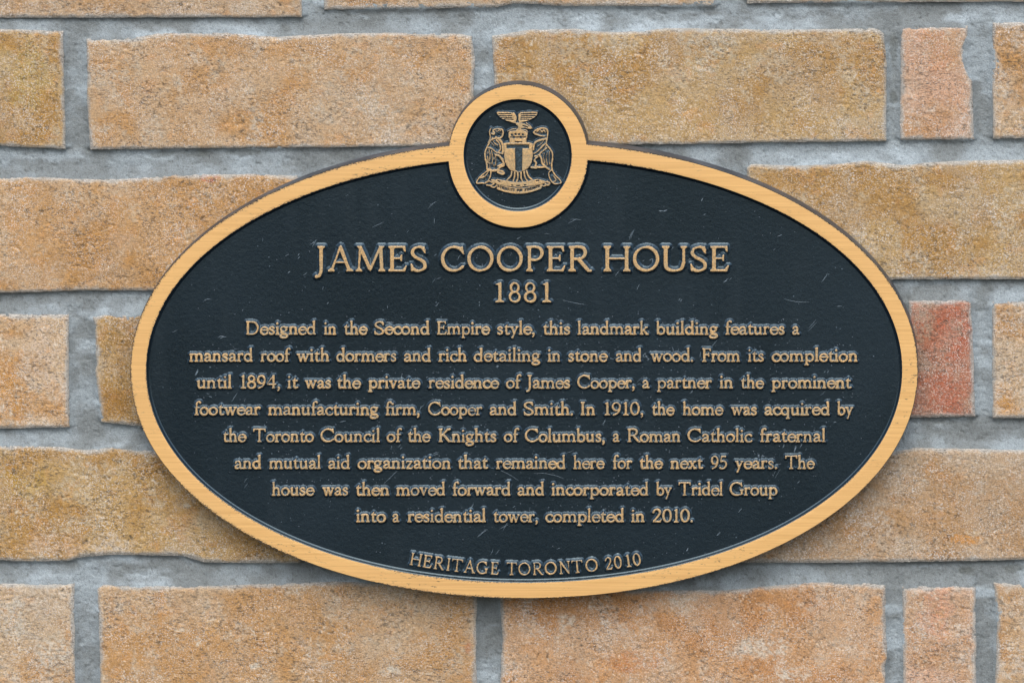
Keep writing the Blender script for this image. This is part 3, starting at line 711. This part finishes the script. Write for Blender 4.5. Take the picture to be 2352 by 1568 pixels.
for base, words in TEXT:
    for wd, x0, x1 in words:
        pos = []; x = 0
        for ch in wd: pos.append(x); x += GL[ch][1]
        b0 = gbox(wd[0])[0]; b1 = pos[-1]+gbox(wd[-1])[1]
        sx = (x1-x0-2)/(b1-b0)
        px, py = grid(x0-7, x1+7, base-40, base+16, .9); F_ = np.full(px.shape, 30.)
        for ch, p_ in zip(wd, pos): stamp(F_, px, py, GL[ch][0], x0+1+(p_-b0)*sx, base+random.Random(p_+base).uniform(-.3, .3), sx, CS)
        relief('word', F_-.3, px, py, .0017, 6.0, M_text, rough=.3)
# curved foot line
for ch, a, b in (('H',128,238),('E',246,332),('R',345,446),('I',460,497),('T',500,612),('A',614,728),('G',727,840),('E',860,940),('T',1000,1105),('O',1108,1228),
                 ('R',1240,1345),('O',1348,1466),('N',1480,1588),('T',1592,1702),('O',1718,1838),('2',1897,1968),('0',1977,2055),('1',2085,2137),('0',2147,2228)):
    x0, x1 = 906.5+a*.25521+1, 906.5+b*.25521-1; xc = (x0+x1)/2; kq = .00037 if xc < 1195 else .00030
    yc = 1320.4-kq*(xc-1195)**2; rot = math.atan(-2*kq*(xc-1195))
    b0, b1 = gbox(ch); sx = (x1-x0)/(b1-b0)*.98; px, py = grid(x0-12, x1+12, yc-42, yc+14, .9); F_ = np.full(px.shape, 30.)
    w2 = (b0+b1)/2*sx
    stamp(F_, px, py, GL[ch][0], xc-w2*math.cos(rot), yc-w2*math.sin(rot), sx, .292, rot)
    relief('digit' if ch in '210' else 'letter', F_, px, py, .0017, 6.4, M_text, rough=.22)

# ------------------------------------------------------------------ crest (coordinates of the 1568-px close-up)
ZK = .22657
def zx(x): return 1016.75+x*ZK
def zy(y): return 171.5+y*ZK
def crest(name, polys=(), lines=(), cuts=(), cutpolys=(), bodies=(), H=.0014, box=None, st=.62, spread=4.8):
    """polys: filled outlines, lines: (pts, width); cuts: recessed lines; all in close-up px"""
    allp = [p for P in polys for p in P]+[p for L in lines for p in L[0]]
    x0, x1, y0, y1 = min(p[0] for p in allp), max(p[0] for p in allp), min(p[1] for p in allp), max(p[1] for p in allp)
    px, py = grid(zx(x0)-9, zx(x1)+9, zy(y0)-9, zy(y1)+9, st); F_ = np.full(px.shape, 30.)
    for P in polys: F_ = np.minimum(F_, sd_poly([(zx(a), zy(b)) for a, b in P], px, py))
    def chain(pts, w, F0):
        P = np.array(pts, float)
        if len(P) > 2:
            Q = np.vstack([2*P[0]-P[1], P, 2*P[-1]-P[-2]]); out = []
            for i in range(1, len(Q)-2):
                a, b, c, d = Q[i-1:i+3]
                for u in (0, .25, .5, .75): out.append(.5*((2*b)+(-a+c)*u+(2*a-5*b+4*c-d)*u*u+(-a+3*b-3*c+d)*u**3))
            out.append(P[-1]); P = out
        for a, b in zip(P[:-1], P[1:]): F0 = np.minimum(F0, sd_seg((zx(a[0]), zy(a[1]), zx(b[0]), zy(b[1]), w*ZK/2, w*ZK/2), px, py))
        return F0
    for pts, w_ in lines: F_ = chain(pts, w_, F_)
    C_ = np.full(px.shape, 30.)
    for pts, w_ in cuts: C_ = chain(pts, w_, C_)
    for P in cutpolys: C_ = np.minimum(C_, sd_poly([(zx(a), zy(b)) for a, b in P], px, py))
    ex = .28+.72*sm(-.3, 1.1, C_)
    B_ = None
    if bodies:
        B_ = np.full(px.shape, 30.)
        for P in bodies: B_ = np.minimum(B_, sd_poly([(zx(a), zy(b)) for a, b in P], px, py))
    return relief(name, F_, px, py, H, spread, M_crest, rough=.25, extra=ex, body=B_)
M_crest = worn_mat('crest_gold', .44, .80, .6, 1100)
mir = lambda pts: [(1512-x, y) for x, y in pts]
# spread eagle on top
wingL = [(548,385),(560,378),(640,382),(700,384),(728,395),(748,430),(742,475),(745,498),(690,482),(640,465),(590,440),(560,410)]
wingR = [(768,400),(790,385),(860,378),(962,380),(955,412),(925,440),(880,462),(830,478),(775,490),(765,450)]
crest('eagle', [wingL, wingR, [(705,388),(722,380),(735,400),(750,430),(752,475),(735,478),(715,455),(700,420)], [(735,488),(790,486),(835,500),(862,515),(898,540),(892,552),(862,548),(835,538),(800,545),(770,540),(755,512)]],
      [([(750,505),(775,520),(768,545)],12), ([(848,492),(880,515),(905,545)],10)],
      cuts=[([(570,400),(690,400)],5),([(575,418),(700,420)],5),([(595,436),(700,440)],5),([(625,452),(715,458)],5),([(800,400),(945,398)],5),([(800,418),(935,418)],5),([(795,436),(905,438)],5),([(790,455),(870,456)],5),([(752,400),(762,440),(748,480)],9),([(815,520),(860,535)],6)])
# mural crown
crest('crown', [[(668,590),(680,575),(740,566),(760,545),(790,545),(812,568),(850,580),(862,592),(858,640),(850,645),(848,700),(680,700),(676,645),(668,640)]],
      [([(660,575),(700,556),(745,548)],9), ([(800,560),(838,562),(862,580)],9)],
      cuts=[([(702,612),(704,613)],18),([(738,606),(740,607)],16),([(775,606),(777,607)],16),([(812,610),(814,611)],18),([(690,636),(840,636)],7),([(720,632),(722,640)],16),([(790,632),(792,640)],16),([(736,682),(772,684)],4),([(780,682),(800,682)],4)])
# shield with recessed T
crest('shield', [[(612,700),(640,690),(880,690),(925,705),(905,740),(915,800),(912,850),(900,900),(870,945),(830,972),(775,990),(720,980),(680,965),(650,925),(630,880),(622,820),(625,760)]],
      cutpolys=[[(650,714),(872,714),(872,748),(806,748),(802,975),(770,985),(740,970),(736,748),(650,748)]], H=.0015)
# beaver supporter (left)
crest('beaver_supporter', [],
      [([(500,600),(520,605),(525,590),(512,580),(520,560),(560,550),(605,560),(612,600),(590,640),(520,650),(485,670),(470,700),(450,735),(430,790),(432,850),(445,900),(452,960)],15),
       ([(490,545),(475,580),(482,640),(462,690)],11), ([(540,568),(552,580),(575,562),(590,572)],10),
       ([(540,640),(575,660),(600,690),(612,740),(608,800)],22), ([(452,738),(500,752),(545,790),(600,800)],13), ([(545,668),(575,700),(585,760),(560,790)],14),
       ([(540,815),(580,830),(612,880),(620,920),(590,935),(560,960)],20), ([(585,840),(610,860)],20),
       ([(452,960),(500,975),(560,972),(610,985),(620,1005),(590,1005),(560,990)],20), ([(470,975),(440,985),(400,1020),(360,1060),(345,1100),(400,1100),(440,1095),(480,1040),(490,985)],12),
       ([(385,1050),(430,1030),(460,990)],9), ([(560,930),(600,910),(620,890)],14), ([(470,760),(480,820),(475,880)],6), ([(495,770),(508,840),(500,910)],6), ([(525,800),(540,850),(535,920)],6), ([(455,830),(462,900)],6), ([(500,640),(520,690),(560,720)],7), ([(490,690),(520,720)],6)],
      bodies=[[(500,640),(570,650),(610,700),(612,800),(600,870),(600,930),(560,975),(455,960),(430,860),(430,790),(450,730),(472,680)], [(500,560),(560,545),(610,565),(605,620),(520,650),(485,620)], [(470,985),(360,1060),(350,1098),(440,1095),(485,1030)]])
# bear supporter (right)
crest('bear_supporter', [],
      [([(935,600),(925,585),(950,560),(1000,545),(1045,550),(1065,580),(1060,640),(1050,700),(1078,740),(1110,790),(1115,850),(1105,910),(1110,970)],15),
       ([(955,580),(985,560),(1005,580),(1025,565),(1040,585)],10), ([(940,605),(990,620),(1040,625)],12),
       ([(1045,650),(990,665),(950,680),(925,710),(920,760)],20), ([(1040,700),(1000,740),(960,780),(925,800)],14), ([(1055,745),(1010,780),(965,820),(930,830)],13),
       ([(985,820),(1000,850),(1010,900),(1050,940),(1080,960)],18), ([(930,870),(950,900),(940,930),(990,940),(1040,935)],18), ([(965,835),(940,850),(930,880)],14),
       ([(1110,970),(1140,1020),(1190,1070),(1195,1100),(1130,1105),(1090,1060),(1075,1000),(1100,970)],12), ([(1125,1030),(1150,1070),(1120,1090)],9), ([(900,940),(950,945)],20), ([(1085,780),(1080,850),(1085,910)],6), ([(1060,790),(1050,850),(1062,915)],6), ([(1030,800),(1022,850),(1035,900)],6), ([(1030,660),(1000,700),(960,730)],6), ([(1050,720),(1035,750)],6)],
      bodies=[[(925,700),(950,660),(1040,640),(1062,660),(1060,710),(1110,790),(1115,850),(1105,920),(1105,965),(1040,950),(1000,905),(970,850),(925,830),(922,760)], [(925,590),(955,555),(1040,548),(1065,585),(1050,630),(940,610)], [(1105,975),(1190,1070),(1190,1100),(1120,1100),(1080,1040)]])
# mound with roots and water under the shield
roots = [([(700,985),(690,1030),(650,1070)],14),([(730,990),(728,1040),(715,1080)],14),([(760,995),(762,1050),(750,1085)],14),([(795,995),(795,1050),(812,1085)],14),([(825,985),(835,1040),(860,1080)],14),([(850,975),(870,1030),(910,1070)],14)]
crest('compartment', [[(500,1075),(560,1060),(640,1075),(700,1088),(760,1092),(830,1086),(900,1072),(960,1058),(1020,1072),(1060,1090),(1000,1112),(900,1130),(760,1140),(640,1130),(545,1108)]],
      roots+[([(430,1100),(470,1078),(520,1070)],20),([(1060,1085),(1085,1100),(1070,1120),(1040,1112)],16),([(445,1120),(490,1125),(520,1100),(480,1085)],14)],
      cuts=[([(470,1060),(490,1075)],6),([(700,1122),(712,1124)],5),([(750,1128),(780,1126)],6),([(830,1120),(842,1118)],5),([(560,1075),(580,1085)],6),([(950,1080),(975,1075)],6)])
# motto ribbon
def arcy(x, y): return y-52*((x-768)/230)**2
rb = [(x, arcy(x, 1150)) for x in range(545, 1000, 30)]+[(1010, arcy(1005, 1180))]+[(x, arcy(x, 1208)) for x in range(1000, 520, -30)]
px_ = 0
cuts = []
MOT = 'DIVERSITY OUR STRENGTH'
MONO = {'D':[[(0,0),(0,2),(1,1.5),(1,.5),(0,0)]],'I':[[(.5,0),(.5,2)]],'V':[[(0,0),(.5,2),(1,0)]],'E':[[(1,0),(0,0),(0,2),(1,2)],[(0,1),(.8,1)]],'R':[[(0,2),(0,0),(1,.3),(.9,.9),(0,1),(1,2)]],
        'S':[[(1,.1),(.1,.3),(.5,1),(.95,1.6),(0,2)]],'T':[[(0,0),(1,0)],[(.5,0),(.5,2)]],'Y':[[(0,0),(.5,1),(1,0)],[(.5,1),(.5,2)]],'O':[[(.5,0),(0,1),(.5,2),(1,1),(.5,0)]],'U':[[(0,0),(0,1.6),(.5,2),(1,1.6),(1,0)]],
        'N':[[(0,2),(0,0),(1,2),(1,0)]],'G':[[(1,.2),(.3,.1),(0,1),(.4,2),(1,1.7),(1,1),(.6,1)]],'H':[[(0,0),(0,2)],[(1,0),(1,2)],[(0,1),(1,1)]]}
for i, ch in enumerate(MOT):
    if ch in MONO:
        xx = 560+i*19.4
        for stc in MONO[ch]:
            q3 = [(xx+a*12, arcy(xx+a*12, 1163)+b*11) for a, b in stc]
            for a, b in zip(q3[:-1], q3[1:]): cuts.append(([a, b], 2.4))
crest('motto_ribbon', [rb], [([(545,1125),(520,1145),(490,1135),(470,1120)],10), ([(1000,1120),(1030,1130),(1060,1115)],10)], cuts=cuts, H=.0012, st=.5)

# ------------------------------------------------------------------ casting bumps: tiny paint blisters on the black field, thickest above the lettering
def blisters():
    r_ = np.random.default_rng(4); vs = []; fs = []; tp = []
    pts = []
    for base, words in TEXT:
        for wd, x0, x1 in words:
            for _ in range(int((x1-x0)/14)): pts.append((r_.uniform(x0-4, x1+4), base-r_.choice([24, 30, 34])-r_.exponential(6)))
            for _ in range(int((x1-x0)/40)): pts.append((r_.uniform(x0-4, x1+4), base+8+r_.exponential(6)))
    for _ in range(130): pts.append((r_.normal(1190, 60), 358+r_.normal(50, 50)))
    for _ in range(60): pts.append((r_.uniform(1075,1200), r_.uniform(560,620)))
    for _ in range(260): pts.append((r_.uniform(360, 2050), r_.uniform(400, 1320)))
    for x, y in pts:
        inr = ((x-RCX)/118)**2+((y-RCY)/122)**2 < 1
        inf = inE(x, y, -52) < 0 and inC(x, y, 12) > 0
        if not (inr or inf): continue
        r0 = r_.uniform(.00016, .00042); X, Z = W(x, y, YF); b0 = len(vs)
        for lv, (rr, hh) in enumerate(((1, 0), (.7, .5))):
            for k_ in range(6): a = k_*math.pi/3+lv*.5; vs.append((X+rr*r0*math.cos(a), YF-.0001-hh*r0, Z+rr*r0*math.sin(a)))
        vs.append((X, YF-.0001-.7*r0, Z))
        for k_ in range(6):
            k2 = (k_+1) % 6; fs.append((b0+k_, b0+k2, b0+6+k2)); fs.append((b0+k_, b0+6+k2, b0+6+k_)); fs.append((b0+6+k_, b0+6+k2, b0+12))
    o = raw_mesh('paint_blisters', np.array(vs), np.array(fs), M_blis, plaque, True, None, 3); o['kind'] = 'stuff'; anchor(o)
def scratches():
    r_ = np.random.default_rng(11); vs = []; fs = []
    known = [(604,548,-70,8),(660,590,-45,10),(940,528,-30,7),(700,628,-50,12),(740,660,-80,10),(1000,641,-35,14),(1050,588,-40,16),(1545,570,-35,12),(1570,632,-25,16),(1010,700,-40,12),
             (890,742,5,22),(1060,935,-40,10),(1885,880,-35,8),(1895,905,-40,16),(1640,790,-35,20),(1605,815,-60,14),(1560,688,-75,8),(1320,700,4,60),(900,1095,-14,60),(1150,1078,4,90),(1260,1090,-8,70),
             (1110,1222,-40,30),(560,1110,-50,14),(640,1220,-45,18),(1780,1065,-45,20),(1840,1025,-50,12),(1700,1180,-40,14),(450,860,-60,16),(480,690,-35,16),(720,560,-45,20),(1190,545,-20,10),(520,810,8,60),(700,820,10,60),(1500,600,-40,18),
             (1900,640,-45,26),(1830,690,12,60),(1290,1180,-45,18),(870,520,-40,30),(990,470,-35,22),(1240,1300,-30,10),(760,760,-38,10),(1450,540,-55,24)]+[(1484+i_*1.6-4, 820+(i_*37 % 9)-4, -20+i_*23, 6) for i_ in range(7)]+[(1748+i_*2.4-8, 1046-i_*.7+(i_*5 % 4), 20+i_*31, 5) for i_ in range(8)]
    for x, y, a, L in known: pass
    items = list(known)+[(r_.uniform(400, 2000), r_.uniform(430, 1290), r_.normal(-42, 20), 5+r_.exponential(7)) for _ in range(120)]
    for x, y, a, L in items:
        if not (inE(x, y, -54) < 0 and inC(x, y, 14) > 0): continue
        n = 6; wv = r_.normal(0, .22); wd = r_.uniform(.15, .5)*(1.3 if r_.random() < .2 else .8) if L < 30 else .22; an = math.radians(a)
        for q_ in range(1 if L > 30 else int(r_.integers(1, 3))):
            ox, oy = r_.normal(0, 3, 2); cx_, cy_ = x+ox, y+oy; b0 = len(vs); ang = an+r_.normal(0, .25)
            for k_ in range(n+1):
                u = k_/n-.5; aa = ang+wv*u
                X0, Y0 = cx_+L*u*math.cos(aa)+r_.normal(0, .25), cy_+L*u*math.sin(aa)+r_.normal(0, .25)
                ww = wd*(1-abs(2*u)**2)+.1
                for sg, dep in ((-1, 0), (0, .00010), (1, 0)):
                    X, Z = W(X0-sg*ww*math.sin(aa), Y0+sg*ww*math.cos(aa), YF); vs.append((float(X), YF-.00012-dep, float(Z)))
            for k_ in range(n):
                for e in (0, 1): a0 = b0+k_*3+e; fs.append((a0, a0+1, a0+4, a0+3))
    o = raw_mesh('scratch_burrs', np.array(vs), np.array(fs), M_scr, plaque, True); o['kind'] = 'stuff'; anchor(o)
m, t, b = new_mat('scratched_paint'); M_scr = m
b.inputs['Base Color'].default_value = (.20, .27, .33, 1); b.inputs['Roughness'].default_value = .4
scratches()
m, t, b = new_mat('blister_paint'); M_blis = m
b.inputs['Base Color'].default_value = (.10, .13, .16, 1); b.inputs['Roughness'].default_value = .25
blisters()
